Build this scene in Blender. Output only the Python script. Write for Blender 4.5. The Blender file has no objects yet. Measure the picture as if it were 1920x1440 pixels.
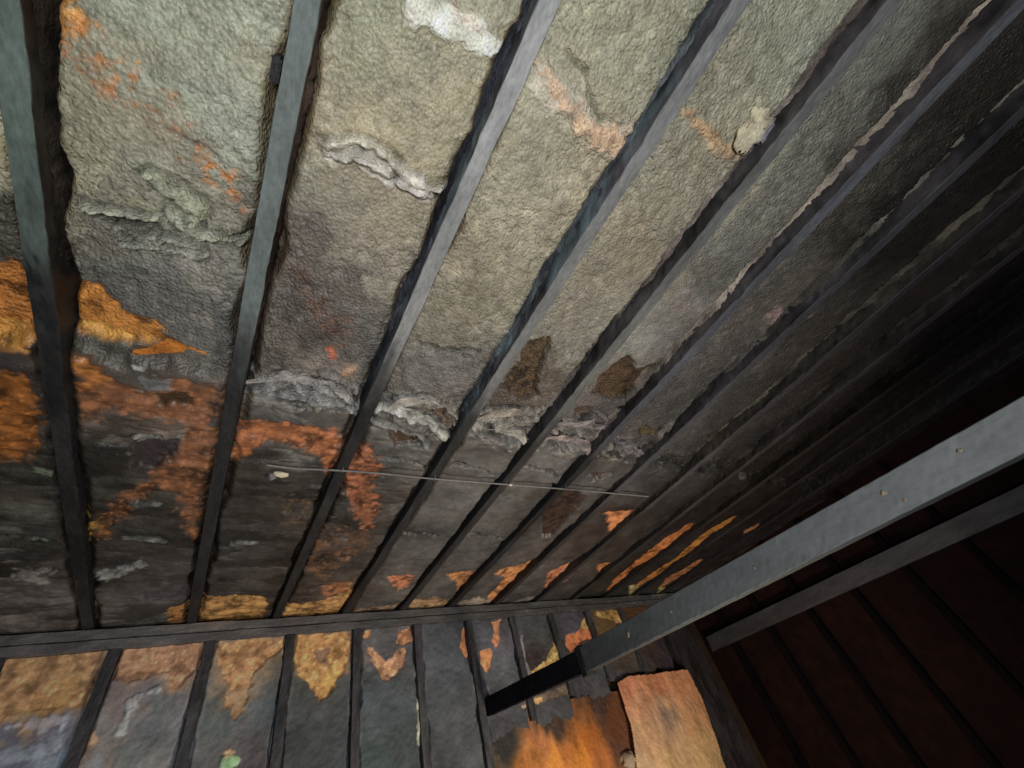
import bpy, bmesh, math, random
import numpy as np
from mathutils import Matrix, Vector

random.seed(4)
scene = bpy.context.scene
col = scene.collection

# ------------------------------------------------------------------ camera
# world: x runs along the far wall, y towards it, z up; the phone is at the origin, joist undersides at z = 1
ROT = np.array([[0.84276263, -0.48133571, -0.24097112],
                [0.21349081, 0.70983678, -0.67123277],
                [0.49413846, 0.51424477, 0.70098466]])
F_PX, CX, CY = 763.0, 960.0, 720.0
cam_data = bpy.data.cameras.new('camera')
cam_data.sensor_fit = 'HORIZONTAL'
cam_data.sensor_width = 36.0
cam_data.lens = F_PX / 1920.0 * 36.0
cam_data.clip_start = 0.01
cam_data.clip_end = 100.0
cam = bpy.data.objects.new('camera', cam_data)
col.objects.link(cam)
m3 = np.stack([ROT[0], -ROT[1], -ROT[2]], 1)
cam.matrix_world = Matrix([list(m3[0]) + [0], list(m3[1]) + [0], list(m3[2]) + [0], [0, 0, 0, 1]])
scene.camera = cam

# ------------------------------------------------------------------ world and light
world = bpy.data.worlds.new('World')
scene.world = world
world.use_nodes = True
bgn = world.node_tree.nodes['Background']
bgn.inputs['Color'].default_value = (0.80, 0.90, 1.0, 1)
bgn.inputs['Strength'].default_value = 0.022

# two unseen lamps: a cool one under the phone, a warm one added to brighten the far wall
LAMPS = [((-0.10, -0.40, -0.58), (0.42, 0.44, 1.0), 25.0, (0.97, 1.0, 0.99), 0.40),
         ((1.70, 0.85, -0.90), (-0.10, 1.0, 0.55), 36.0, (1.0, 0.86, 0.68), 0.45)]
for loc_, aim, watts, tint_, size_ in LAMPS:
    ld = bpy.data.lights.new('unseen_lamp', 'AREA')
    ld.shape = 'DISK'; ld.size = size_; ld.energy = watts; ld.color = tint_
    lo = bpy.data.objects.new('unseen_lamp', ld)
    col.objects.link(lo)
    lo.location = loc_
    lo.rotation_euler = Vector(aim).to_track_quat('-Z', 'Y').to_euler()

scene.view_settings.view_transform = 'Standard'
scene.view_settings.look = 'None'
scene.view_settings.exposure = 0.0
scene.view_settings.gamma = 1.0

# ------------------------------------------------------------------ helpers
def ray(px, py):
    return ROT.T @ np.array([(px - CX) / F_PX, (py - CY) / F_PX, 1.0])
def at_z(px, py, z):
    r = ray(px, py); return r * (z / r[2])
def at_y(px, py, y):
    r = ray(px, py); return r * (y / r[1])
def at_x(px, py, x):
    r = ray(px, py); return r * (x / r[0])

def lin(c):
    c = np.asarray(c, float) / 255.0
    return np.where(c <= 0.04045, c / 12.92, ((c + 0.055) / 1.055) ** 2.4)

def _hash(ix, iy, iz, seed):
    h = (ix.astype(np.int64) * 374761393 + iy.astype(np.int64) * 668265263 + iz.astype(np.int64) * 2147483647 + seed * 974634) & 0xFFFFFFFF
    h = ((h ^ (h >> 13)) * 1274126177) & 0xFFFFFFFF
    h = ((h ^ (h >> 16)) * 2246822519) & 0xFFFFFFFF
    return ((h ^ (h >> 15)) & 0xFFFFFF) / float(0xFFFFFF)
def vnoise(x, y, z=None, seed=0):
    x = np.asarray(x, float); y = np.asarray(y, float)
    z = np.zeros_like(x) if z is None else np.asarray(z, float)
    x0, y0, z0 = np.floor(x), np.floor(y), np.floor(z)
    f = [x - x0, y - y0, z - z0]
    f = [t * t * t * (t * (t * 6 - 15) + 10) for t in f]
    r = 0
    for a in (0, 1):
        for b in (0, 1):
            for c in (0, 1):
                w = (f[0] if a else 1 - f[0]) * (f[1] if b else 1 - f[1]) * (f[2] if c else 1 - f[2])
                r = r + w * _hash(x0 + a, y0 + b, z0 + c, seed)
    return r * 2 - 1
def fbm(x, y, sc, octv=4, seed=0, gain=0.5, z=None):
    r, a, s = 0, 1.0, sc
    for k in range(octv):
        r = r + a * vnoise(x * s, y * s, None if z is None else z * s, seed + 17 * k)
        a *= gain; s *= 2.03
    return r
def sstep(a, b, v):
    t = np.clip((v - a) / (b - a), 0, 1); return t * t * (3 - 2 * t)

def poly_sd(px, py, poly):
    """signed distance (positive inside) of points to a polygon"""
    poly = np.asarray(poly, float)
    d = np.full(px.shape, 1e9); ins = np.zeros(px.shape, bool)
    n = len(poly)
    for i in range(n):
        ax, ay = poly[i]; bx, by = poly[(i + 1) % n]
        ex, ey = bx - ax, by - ay
        L = ex * ex + ey * ey + 1e-12
        t = np.clip(((px - ax) * ex + (py - ay) * ey) / L, 0, 1)
        d = np.minimum(d, (px - ax - t * ex) ** 2 + (py - ay - t * ey) ** 2)
        if abs(ey) > 1e-12:
            c = ((ay > py) != (by > py)) & (px < ex * (py - ay) / ey + ax)
            ins ^= c
    d = np.sqrt(d)
    return np.where(ins, d, -d)
def line_sd(px, py, pts):
    d = np.full(px.shape, 1e9)
    for (ax, ay), (bx, by) in zip(pts[:-1], pts[1:]):
        ex, ey = bx - ax, by - ay
        t = np.clip(((px - ax) * ex + (py - ay) * ey) / (ex * ex + ey * ey + 1e-12), 0, 1)
        d = np.minimum(d, (px - ax - t * ex) ** 2 + (py - ay - t * ey) ** 2)
    return np.sqrt(d)

def tag(o, label=None, cat=None, group=None, kind=None):
    for k, v in (('label', label), ('category', cat), ('group', group), ('kind', kind)):
        if v: o[k] = v
    return o
def link(name, me, mat, parent=None, loc=None):
    o = bpy.data.objects.new(name, me)
    col.objects.link(o)
    if mat and not me.materials: me.materials.append(mat)
    if loc is not None: o.location = loc
    if parent: o.parent = parent
    return o
def grid_mesh(name, X, Y, Z, C=None, smooth=True, flip=False):
    """X, Y, Z, (C) arrays of shape (rows, cols)"""
    n, m = X.shape
    v = np.stack([X, Y, Z], -1).reshape(-1, 3)
    i = np.arange(n * m).reshape(n, m)
    q = np.stack([i[:-1, :-1], i[:-1, 1:], i[1:, 1:], i[1:, :-1]], -1).reshape(-1, 4)
    if flip: q = q[:, ::-1]
    me = bpy.data.meshes.new(name)
    me.vertices.add(len(v)); me.vertices.foreach_set('co', v.astype(np.float32).ravel())
    me.loops.add(q.size); me.loops.foreach_set('vertex_index', q.astype(np.int32).ravel())
    me.polygons.add(len(q)); me.polygons.foreach_set('loop_start', np.arange(0, q.size, 4, dtype=np.int32))
    if C is not None: set_col(me, C.reshape(-1, C.shape[-1]))
    me.update(calc_edges=True)
    me.polygons.foreach_set('use_smooth', np.full(len(q), smooth))
    return me
def set_col(me, C):
    a = me.attributes.new('tint', 'FLOAT_COLOR', 'POINT')
    c4 = np.ones((len(C), 4), np.float32); c4[:, :C.shape[1]] = C
    a.data.foreach_set('color', c4.ravel())

# ------------------------------------------------------------------ materials
def material(name, rough=0.8, spec=0.3, bumps=((120, 0.5, 0.004),), grain=0.5, gscale=160.0, stretch=(1, 1, 1), vor=None, base=None, speck=0.0):
    m = bpy.data.materials.new(name); m.use_nodes = True
    nt = m.node_tree; N = nt.nodes; L = nt.links
    b = N['Principled BSDF']
    b.inputs['Roughness'].default_value = rough
    b.inputs['Specular IOR Level'].default_value = spec
    tc = N.new('ShaderNodeTexCoord')
    mp = N.new('ShaderNodeMapping'); mp.inputs['Scale'].default_value = stretch
    L.new(tc.outputs['Object'], mp.inputs['Vector'])
    if base is None:
        at = N.new('ShaderNodeAttribute'); at.attribute_name = 'tint'; src = at.outputs['Color']; relief = at.outputs['Alpha']
    else:
        relief = None; rgb = N.new('ShaderNodeRGB'); rgb.outputs[0].default_value = (*base, 1); src = rgb.outputs[0]
    ns = N.new('ShaderNodeTexNoise'); ns.inputs['Scale'].default_value = gscale; ns.inputs['Detail'].default_value = 6; ns.inputs['Roughness'].default_value = 0.65
    L.new(mp.outputs[0], ns.inputs['Vector'])
    mr = N.new('ShaderNodeMapRange'); mr.inputs['From Min'].default_value = 0.28; mr.inputs['From Max'].default_value = 0.72
    mr.inputs['To Min'].default_value = 1 - grain; mr.inputs['To Max'].default_value = 1 + grain
    L.new(ns.outputs['Fac'], mr.inputs['Value'])
    n2 = N.new('ShaderNodeTexNoise'); n2.inputs['Scale'].default_value = gscale * 0.16; n2.inputs['Detail'].default_value = 5
    L.new(mp.outputs[0], n2.inputs['Vector'])
    mr2 = N.new('ShaderNodeMapRange'); mr2.inputs['From Min'].default_value = 0.3; mr2.inputs['From Max'].default_value = 0.7
    mr2.inputs['To Min'].default_value = 1 - grain * 0.6; mr2.inputs['To Max'].default_value = 1 + grain * 0.6
    L.new(n2.outputs['Fac'], mr2.inputs['Value'])
    mu = N.new('ShaderNodeMath'); mu.operation = 'MULTIPLY'
    L.new(mr.outputs[0], mu.inputs[0]); L.new(mr2.outputs[0], mu.inputs[1])
    mx = N.new('ShaderNodeVectorMath'); mx.operation = 'SCALE'
    L.new(src, mx.inputs[0]); L.new(mu.outputs[0], mx.inputs['Scale'])
    out = mx.outputs[0]
    if speck:
        sp = N.new('ShaderNodeTexNoise'); sp.inputs['Scale'].default_value = 210; sp.inputs['Detail'].default_value = 2
        L.new(mp.outputs[0], sp.inputs['Vector'])
        rr = N.new('ShaderNodeMapRange'); rr.inputs['From Min'].default_value = 0.67; rr.inputs['From Max'].default_value = 0.74
        rr.inputs['To Max'].default_value = speck
        L.new(sp.outputs['Fac'], rr.inputs['Value'])
        mm = N.new('ShaderNodeMix'); mm.data_type = 'RGBA'
        L.new(rr.outputs[0], mm.inputs['Factor']); L.new(out, mm.inputs['A']); mm.inputs['B'].default_value = (0.45, 0.42, 0.34, 1)
        out = mm.outputs['Result']
    L.new(out, b.inputs['Base Color'])
    prev = None
    for (s, st, dist) in bumps:
        t = N.new('ShaderNodeTexNoise'); t.inputs['Scale'].default_value = s; t.inputs['Detail'].default_value = 2 if s > 130 else 4; t.inputs['Roughness'].default_value = 0.5
        L.new(mp.outputs[0], t.inputs['Vector'])
        bp = N.new('ShaderNodeBump'); bp.inputs['Strength'].default_value = st; bp.inputs['Distance'].default_value = dist
        L.new(t.outputs['Fac'], bp.inputs['Height'])
        if relief:
            ml = N.new('ShaderNodeMath'); ml.operation = 'MULTIPLY'; ml.inputs[1].default_value = st
            L.new(relief, ml.inputs[0]); L.new(ml.outputs[0], bp.inputs['Strength'])
        if prev: L.new(prev.outputs[0], bp.inputs['Normal'])
        prev = bp
    if vor:
        t = N.new('ShaderNodeTexVoronoi'); t.inputs['Scale'].default_value = vor[0]; t.feature = 'SMOOTH_F1'
        L.new(mp.outputs[0], t.inputs['Vector'])
        bp = N.new('ShaderNodeBump'); bp.inputs['Strength'].default_value = vor[1]; bp.inputs['Distance'].default_value = vor[2]; bp.invert = True
        if relief:
            ml = N.new('ShaderNodeMath'); ml.operation = 'MULTIPLY'; ml.inputs[1].default_value = vor[1]
            L.new(relief, ml.inputs[0]); L.new(ml.outputs[0], bp.inputs['Strength'])
        L.new(t.outputs['Distance'], bp.inputs['Height'])
        if prev: L.new(prev.outputs[0], bp.inputs['Normal'])
        prev = bp
    if prev: L.new(prev.outputs[0], b.inputs['Normal'])
    return m

M_FOAM = material('scorched_foam', 0.42, 0.5, ((150, 0.7, 0.0042), (420, 0.6, 0.0016)), 0.30, 230, (1, 0.9, 1), (140, 1.0, 0.0060), speck=0.34)
M_WALL = material('sooty_wall_foam', 0.70, 0.35, ((60, 0.4, 0.004), (320, 0.5, 0.002)), 0.22, 120)
M_WOOD = material('sooted_timber', 0.6, 0.4, ((400, 0.5, 0.0012),), 0.28, 55, (2, 0.8, 2), speck=0.12)
M_BEAM = material('grey_timber', 0.7, 0.3, ((500, 0.3, 0.0006),), 0.14, 40, (2, 0.8, 2))
M_SOOT = material('black_soot_timber', 0.9, 0.1, ((400, 0.5, 0.0012),), 0.3, 55, (2, 0.8, 2))
M_CHAR = material('charred_timber', 0.6, 0.4, ((50, 0.8, 0.006), (300, 0.6, 0.002)), 0.4, 90, (2, 0.8, 2), base=(0.016, 0.016, 0.019))
M_CRUST = material('foam_crust', 0.75, 0.3, ((120, 0.9, 0.006), (380, 0.6, 0.002)), 0.32, 120)
M_WIRE = material('pale_wire', 0.5, 0.5, ((300, 0.3, 0.001),), 0.3, 90, base=(0.22, 0.21, 0.21))
M_CREAM = material('cream_knob', 0.45, 0.5, ((120, 0.3, 0.002),), 0.15, 90, base=(0.80, 0.70, 0.50))
M_DECK = material('brown_deck', 0.8, 0.2, ((60, 0.5, 0.003),), 0.4, 60, base=(0.055, 0.034, 0.022))
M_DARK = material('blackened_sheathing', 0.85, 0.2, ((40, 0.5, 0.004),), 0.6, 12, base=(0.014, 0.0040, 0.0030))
M_DIM = material('dim_foam', 0.9, 0.1, ((100, 0.8, 0.004),), 0.4, 60, base=(0.026, 0.019, 0.013))
M_CHIP = material('tan_chip', 0.8, 0.2, ((200, 0.5, 0.002),), 0.25, 120, base=(0.40, 0.31, 0.22))

# ------------------------------------------------------------------ where the timbers stand
YW = 2.635                       # front of the far wall
YN = -2.3                        # near end of the joists, behind the phone
ZD = 1.15                        # underside of the roof deck
JX = [-0.468, -0.090, 0.284, 0.642, 0.983, 1.315, 1.667, 2.025, 2.38, 2.735, 3.09, 3.44]
JW = 0.043
SX = [-0.705, -0.345, 0.012, 0.368, 0.713, 1.070, 1.428, 1.768, 2.112, 2.475, 2.84]
XR = 3.72                        # right wall

def falloff(x, y, z, nrm):
    """light of the lamps reaching a point (to turn colours read from the photograph into reflectance)"""
    tot = np.zeros(3) + 0.02
    for loc_, aim, watts, tint_, size_ in LAMPS:
        d = np.array(loc_) - np.array([x, y, z]); r2 = (d ** 2).sum(); d /= math.sqrt(r2)
        a = np.array(aim) / np.linalg.norm(aim)
        tot = tot + np.array(tint_) * watts / math.pi ** 2 * max(0.10, float(d @ np.array(nrm))) * max(0.0, -float(d @ a)) / r2
    return tot
def refl(c, e, top=0.72):
    a = lin(c) / e
    return np.maximum(a * min(1.0, top / a.max()), 0.006)

def reflectance(points, place, nrm, gain=1.0):
    """list of (px, py, (r,g,b)) -> positions and reflectances"""
    P, A = [], []
    for px, py, c in points:
        p = place(px, py)
        P.append(p); A.append(refl(c, falloff(p[0], p[1], p[2], nrm)))
    return np.array(P), np.array(A)
def spread(px, py, P, A, s=0.17):
    """blend the reflectances smoothly over a surface (log space)"""
    out = np.zeros(px.shape + (3,)); W = np.zeros(px.shape)
    lA = np.log(A)
    for p, a in zip(P, lA):
        d2 = (px - p[0]) ** 2 + (py - p[1]) ** 2
        w = 1.0 / (d2 / (s * s) + 0.06) ** 2
        W += w; out += w[..., None] * a
    return np.exp(out / W[..., None])

def at_foam(px, py):
    z = 1.05
    for _ in range(4):
        q = at_z(px, py, z)
        z = 1.050 - 0.030 * float(sstep(0.93, 1.03, q[1])) - 0.006 * float(sstep(2.2, 2.6, q[1]))
    return q
ZF = 1.065                       # mean height of the foam between the joists
ceil_pts = [
 (200,200,(122,120,98)),(330,60,(128,140,122)),(430,100,(140,148,128)),(430,260,(125,132,118)),(300,300,(115,112,98)),(200,330,(120,120,95)),(330,400,(110,110,95)),
 (230,420,(88,84,76)),(260,500,(78,82,80)),(350,580,(76,76,76)),(410,520,(98,96,90)),(20,430,(70,66,58)),(5,300,(140,140,105)),(200,670,(62,64,60)),(60,700,(48,42,42)),
 (250,740,(80,66,58)),(280,900,(52,48,44)),(200,940,(50,48,44)),(100,1050,(52,48,48)),(250,1060,(48,45,45)),(30,1000,(56,56,52)),(250,1130,(58,56,56)),(60,1140,(62,58,58)),
 (680,60,(130,132,104)),(780,180,(142,138,110)),(700,230,(146,138,110)),(600,200,(138,134,112)),(640,380,(122,116,100)),(760,420,(130,124,104)),(560,480,(86,78,72)),(640,520,(84,76,72)),(560,600,(74,68,66)),(660,600,(92,88,84)),(700,520,(118,114,100)),
 (560,680,(96,90,84)),(520,760,(82,80,78)),(600,780,(78,75,72)),(500,940,(58,52,48)),(460,1050,(48,45,44)),(540,1000,(58,50,46)),(450,1110,(50,46,45)),
 (1150,60,(136,136,112)),(1250,40,(128,128,105)),(1120,200,(140,136,112)),(960,400,(142,136,112)),(1040,330,(142,136,112)),(940,520,(126,120,100)),(1030,420,(138,130,108)),(860,560,(112,108,92)),(830,620,(110,106,92)),(840,690,(100,94,88)),
 (760,850,(80,80,78)),(700,960,(62,54,50)),(640,1040,(60,50,46)),(740,1050,(64,60,60)),(600,1100,(60,50,45)),
 (1500,60,(112,118,104)),(1400,130,(116,120,104)),(1330,150,(112,112,96)),(1450,200,(112,114,98)),(1260,400,(120,116,98)),(1330,340,(118,114,98)),(1120,560,(112,108,94)),(1200,480,(120,112,94)),(1060,640,(106,104,96)),(1000,720,(80,70,62)),(900,860,(86,84,82)),(820,950,(80,80,80)),(850,1030,(72,70,70)),(780,1090,(72,66,62)),
 (1640,60,(84,88,82)),(1560,200,(80,82,76)),(1460,400,(86,86,78)),(1350,500,(84,84,80)),(1230,620,(106,106,102)),(1150,780,(78,72,72)),(1020,860,(86,84,84)),(940,960,(74,74,74)),(900,1040,(70,70,70)),(880,1090,(70,64,62)),
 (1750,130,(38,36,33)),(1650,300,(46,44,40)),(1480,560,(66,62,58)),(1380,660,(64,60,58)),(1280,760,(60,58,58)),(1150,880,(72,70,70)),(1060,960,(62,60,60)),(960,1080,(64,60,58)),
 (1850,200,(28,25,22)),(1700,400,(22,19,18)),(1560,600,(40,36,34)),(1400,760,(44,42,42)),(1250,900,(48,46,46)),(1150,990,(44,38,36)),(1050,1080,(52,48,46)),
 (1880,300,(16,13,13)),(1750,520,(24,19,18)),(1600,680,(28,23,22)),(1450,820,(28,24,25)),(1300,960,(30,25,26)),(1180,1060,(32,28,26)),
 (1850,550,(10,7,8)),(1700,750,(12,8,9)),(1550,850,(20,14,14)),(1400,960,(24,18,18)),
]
CP, CA = reflectance(ceil_pts, at_foam, (0, 0, -1))  # shade cast by the joists is not divided out and stays in these colours
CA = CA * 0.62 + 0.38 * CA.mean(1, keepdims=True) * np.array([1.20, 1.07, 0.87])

# marks on the ceiling foam: outline in the photograph, colour seen there, strength, height change (+ = deeper), edge roughness, softness
OR = (205, 130, 55); RB = (110, 66, 40)
ceil_marks = [
 # orange raw foam and rust coloured stains
 ([(78,-40),(140,-30),(155,20),(150,62),(120,62),(92,45)], (222,160,82), .95, .004, .02, .012),
 ([(150,60),(215,110),(270,150),(250,165),(190,120),(140,85)], (190,120,70), .55, .0, .03, .02),
 ([(205,108),(238,112),(268,150),(240,158),(215,140)], (208,140,76), .85, .002, .02, .012),
 ([(255,160),(300,190),(350,250),(365,290),(335,270),(300,230)], (135,95,65), .75, .0, .03, .02),
 ([(355,280),(385,288),(425,320),(450,370),(475,405),(455,408),(425,380),(412,340),(370,315)], (226,146,76), .95, .003, .018, .010),
 ([(112,530),(150,538),(182,545),(215,580),(290,612),(332,646),(290,648),(240,645),(190,636),(130,612)], (205,134,58), 1, .012, .010, .008),
 ([(126,600),(160,606),(240,630),(320,646),(240,648),(180,634)], (226,170,80), .9, .010, .01, .008),
 ([(-60,480),(0,488),(38,500),(50,555),(60,652),(20,650),(-60,655)], (190,118,48), 1, .012, .010, .008),
 ([(-60,610),(10,605),(56,618),(60,652),(-40,655)], (225,160,70), .9, .0, .01, .008),
 ([(-60,690),(20,700),(62,745),(70,800),(62,840),(30,870),(-60,860)], (112,66,24), .95, .008, .015, .012),
 ([(130,672),(170,668),(192,700),(250,735),(300,718),(355,712),(412,730),(408,800),(400,860),(385,900),(378,960),(368,1006),(350,985),(335,925),(300,915),(240,955),(190,1010),(165,1010),(200,955),(270,905),(330,850),(345,800),(300,785),(225,775),(160,790),(140,740)], (112,70,44), .82, .008, .016, .012),
 ([(135,680),(165,680),(200,715),(190,735),(150,740)], (175,110,50), .8, .0, .015, .012),
 ([(270,820),(335,822),(340,850),(290,880),(240,875),(245,840)], (42,34,34), .9, .014, .012, .01),
 ([(160,960),(205,960),(200,1005),(165,1015)], (110,80,30), .7, 0, .02, .014),
 ([(440,798),(500,792),(570,800),(628,806),(640,822),(620,900),(610,860),(560,835),(500,830),(440,860)], (148,88,52), .92, .008, .012, .01),
 ([(640,830),(690,835),(712,860),(712,900),(690,920),(715,930),(690,1000),(660,960),(640,905),(625,890)], (128,76,50), .9, .008, .014, .01),
 ([(530,930),(580,940),(575,985),(545,990)], (84,66,48), .8, .004, .02, .014),
 ([(580,985),(680,990),(700,1010),(640,1060),(600,1090),(565,1060)], (92,64,44), .7, .003, .02, .014),
 ([(545,500),(600,520),(655,600),(640,655),(600,620),(560,560)], (92,68,58), .7, .002, .03, .02),
 ([(615,650),(634,652),(632,672),(618,670)], (180,96,70), .9, .0, .012, .008),
 ([(640,680),(672,690),(665,712),(645,708)], (180,140,110), .7, .0, .012, .008),
 # raw orange at the wall end of each bay
 ([(372,1122),(440,1118),(500,1120),(495,1168),(356,1172),(362,1140)], (222,164,96), .95, .012, .008, .006),
 ([(318,1138),(345,1136),(342,1172),(315,1172)], (190,130,70), .9, .01, .01, .008),
 ([(520,1135),(590,1130),(640,1115),(660,1095),(652,1160),(514,1166)], (205,150,88), .95, .012, .01, .008),
 ([(600,1100),(655,1090),(650,1112),(610,1115)], (130,80,50), .8, .0, .01, .008),
 ([(655,1140),(745,1135),(740,1150),(648,1155)], (130,105,82), .85, .0, .01, .008),
 ([(728,1082),(780,1078),(770,1096),(745,1106)], (170,105,72), .95, .008, .01, .006),
 ([(770,1130),(820,1118),(846,1130),(838,1145),(762,1150)], (145,112,78), .9, .004, .01, .008),
 ([(836,1080),(888,1070),(884,1086),(860,1108),(850,1090)], (190,126,74), .95, .01, .01, .006),
 ([(928,1076),(1002,1052),(996,1066),(950,1106),(925,1140),(895,1142),(928,1110),(945,1085)], (186,120,68), .95, .01, .008, .006),
 ([(860,1130),(900,1120),(930,1130),(920,1142),(854,1146)], (122,104,84), .85, .0, .01, .008),
 ([(1028,1072),(1088,1050),(1084,1066),(1060,1088),(1022,1104)], (180,110,76), .95, .01, .008, .006),
 ([(1120,1060),(1148,1054),(1144,1066),(1122,1074)], (160,100,56), .95, .006, .008, .006),
 ([(1140,962),(1182,960),(1178,975),(1146,1008),(1144,985)], (196,120,74), .95, .008, .01, .006),
 ([(940,1136),(985,1120),(1015,1118),(1010,1130),(938,1140)], (92,84,76), .85, 0, .01, .008),
 ([(1296,980),(1304,986),(1200,1070),(1130,1118),(1150,1090),(1220,1030)], (170,102,52), .95, .008, .006, .006),
 ([(1382,968),(1384,976),(1290,1045),(1185,1108),(1200,1092),(1270,1042),(1330,995)], (176,112,48), .95, .008, .006, .006),
 ([(1318,1048),(1320,1056),(1270,1084),(1232,1104),(1250,1084)], (120,74,44), .95, .004, .006, .006),
 ([(1420,980),(1422,988),(1395,1000),(1396,992)], (130,85,50), .95, 0, .006, .006),
 ([(1180,1098),(1196,1098),(1192,1118),(1178,1116)], (250,225,150), .95, 0, .006, .006),
 ([(1236,1100),(1246,1100),(1242,1114),(1232,1112)], (190,170,100), .9, 0, .006, .006),
 # brown holes torn in the grey skin
 ([(960,690),(978,672),(990,640),(1028,634),(1024,680),(1008,705),(1010,745),(985,752),(940,725)], (78,60,42), 1, .030, .006, .004),
 ([(1105,735),(1150,682),(1180,670),(1195,690),(1228,682),(1222,715),(1195,745),(1150,750)], (74,54,36), 1, .030, .006, .004),
 ([(722,812),(760,805),(800,820),(790,835),(740,838)], (74,56,42), 1, .022, .006, .004),
 ([(795,770),(845,772),(850,800),(830,800)], (80,60,44), 1, .02, .006, .004),
 ([(1078,765),(1110,764),(1102,790),(1078,785)], (74,60,50), 1, .02, .006, .004),
 ([(1200,800),(1212,792),(1225,805),(1262,792),(1262,802),(1232,822),(1205,815)], (70,58,38), 1, .02, .006, .004),
 ([(1035,905),(1100,930),(1075,965),(1040,1005),(1015,1010),(1020,960)], (56,40,34), 1, .022, .008, .004),
 ([(1100,890),(1150,890),(1110,905)], (64,48,40), 1, .018, .008, .004),
 # white ash crusts
 ([(745,-30),(800,-30),(850,20),(905,45),(938,75),(925,108),(880,100),(830,85),(770,50),(750,20)], (214,212,194), .95, -.012, .012, .010),
 ([(850,10),(905,48),(900,70),(850,35)], (205,180,160), .5, 0, .02, .012),
 ([(602,258),(660,258),(715,275),(735,300),(800,330),(832,350),(800,375),(745,345),(735,355),(690,320),(640,312),(605,295)], (196,190,176), .8, -.008, .010, .008),
 ([(1005,112),(1040,120),(1085,180),(1130,215),(1190,250),(1160,305),(1105,280),(1080,240),(1030,210),(1000,160)], (180,172,154), .75, -.010, .012, .010),
 ([(1010,118),(1035,128),(1060,180),(1120,225),(1150,235),(1185,255),(1150,295),(1110,268),(1060,215),(1030,180)], (226,188,156), .9, -.006, .012, .010),
 ([(1280,198),(1305,205),(1340,255),(1390,300),(1385,312),(1345,285),(1300,240)], (186,152,114), .85, -.006, .01, .008),
 ([(1205,270),(1290,255),(1300,285),(1235,320),(1180,345)], (128,122,112), .5, -.004, .02, .014),
 ([(1270,545),(1300,560),(1340,580),(1320,600),(1290,590),(1265,575)], (120,106,100), .6, -.004, .015, .01),
 ([(1440,590),(1460,570),(1475,580),(1520,590),(1490,605),(1450,615)], (120,96,92), .6, -.004, .012, .008),
 ([(215,428),(300,440),(385,450),(380,475),(280,470),(225,452)], (128,126,114), .8, -.008, .012, .008),
 ([(165,384),(230,398),(300,408),(300,416),(225,408),(165,396)], (142,140,124), .8, -.012, .006, .006),
 ([(320,405),(400,425),(420,445),(380,440),(330,425)], (140,140,122), .8, -.010, .008, .006),
 ([(230,240),(270,258),(330,330),(325,390),(280,350),(240,290)], (136,138,116), .5, -.01, .02, .02),
 # pale streaks in the sooted far part
 ([(250,822),(335,820),(336,829),(255,830)], (110,108,100), .4, -.006, .006, .006),
 ([(235,944),(300,946),(308,952),(240,954)], (92,90,84), .4, -.006, .006, .006),
 ([(222,1006),(300,1004),(310,1016),(240,1014)], (96,94,90), .4, -.006, .006, .006),
 ([(430,1018),(478,1016),(480,1024),(440,1026)], (98,94,90), .4, -.006, .006, .006),
 ([(60,875),(95,880),(92,892),(64,888)], (92,100,82), .7, -.008, .006, .006),
 ([(30,1070),(88,1072),(85,1100),(30,1090)], (86,80,76), .7, -.004, .01, .008),
 ([(188,1070),(260,1052),(270,1060),(200,1088)], (100,98,92), .7, -.008, .01, .008),
 ([(255,683),(276,685),(274,692),(258,690)], (190,190,185), .9, -.004, .006, .004),
 ([(260,700),(310,715),(305,738),(268,735)], (96,98,98), .8, -.004, .012, .008),
 ([(285,745),(345,740),(365,760),(300,765)], (48,38,26), .9, .012, .012, .008),
 ([(260,1110),(345,1095),(350,1120),(270,1125)], (36,34,36), .8, .006, .015, .012),
 # smooth unburnt skin of the facing
 ([(760,668),(800,655),(890,668),(902,690),(870,740),(800,735),(750,715)], (104,98,92), .85, -.006, .008, .006),
]
for k in range(len(ceil_marks)):
    outline, c, a, dz, en, so = ceil_marks[k]
    P = np.array([at_foam(x, y)[:2] for x, y in outline])
    cen = P.mean(0)
    ceil_marks[k] = (P, refl(c, falloff(cen[0], cen[1], ZF, (0, 0, -1)), .8), a, dz, en, so)

# cracks and raised ridges of the foam skin
def gl(*pts): return [tuple(at_foam(x, y)[:2]) for x, y in pts]
ceil_lines = [  # path, width, height change, darkening
 (gl((165,400),(230,412),(300,412),(340,430),(410,445),(450,440)), .010, .020, .35),
 (gl((205,432),(290,445),(330,470),(390,480)), .006, .012, .5),
 (gl((240,455),(300,462),(370,490)), .006, .010, .5),
 (gl((300,240),(345,255),(400,290)), .005, .008, .6),
 (gl((780,640),(820,652),(860,655),(905,660)), .008, .016, .35),
 (gl((700,850),(760,865),(800,885)), .008, .014, .4),
 (gl((850,872),(900,880),(925,895)), .008, .014, .35),
 (gl((990,875),(1020,880),(1050,892)), .008, .014, .35),
 (gl((755,1000),(800,1002),(820,1005)), .010, .014, .3),
 (gl((880,1000),(915,1008),(945,1010)), .010, .014, .3),
 (gl((1060,105),(1100,160),(1120,200),(1165,235)), .006, .010, .55),
 (gl((610,268),(660,272),(700,285)), .006, -.014, 1.0),
 (gl((645,300),(700,310),(740,340),(800,360)), .006, -.012, 1.0),
 (gl((1165,840),(1195,850)), .006, .012, .4),
]

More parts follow.
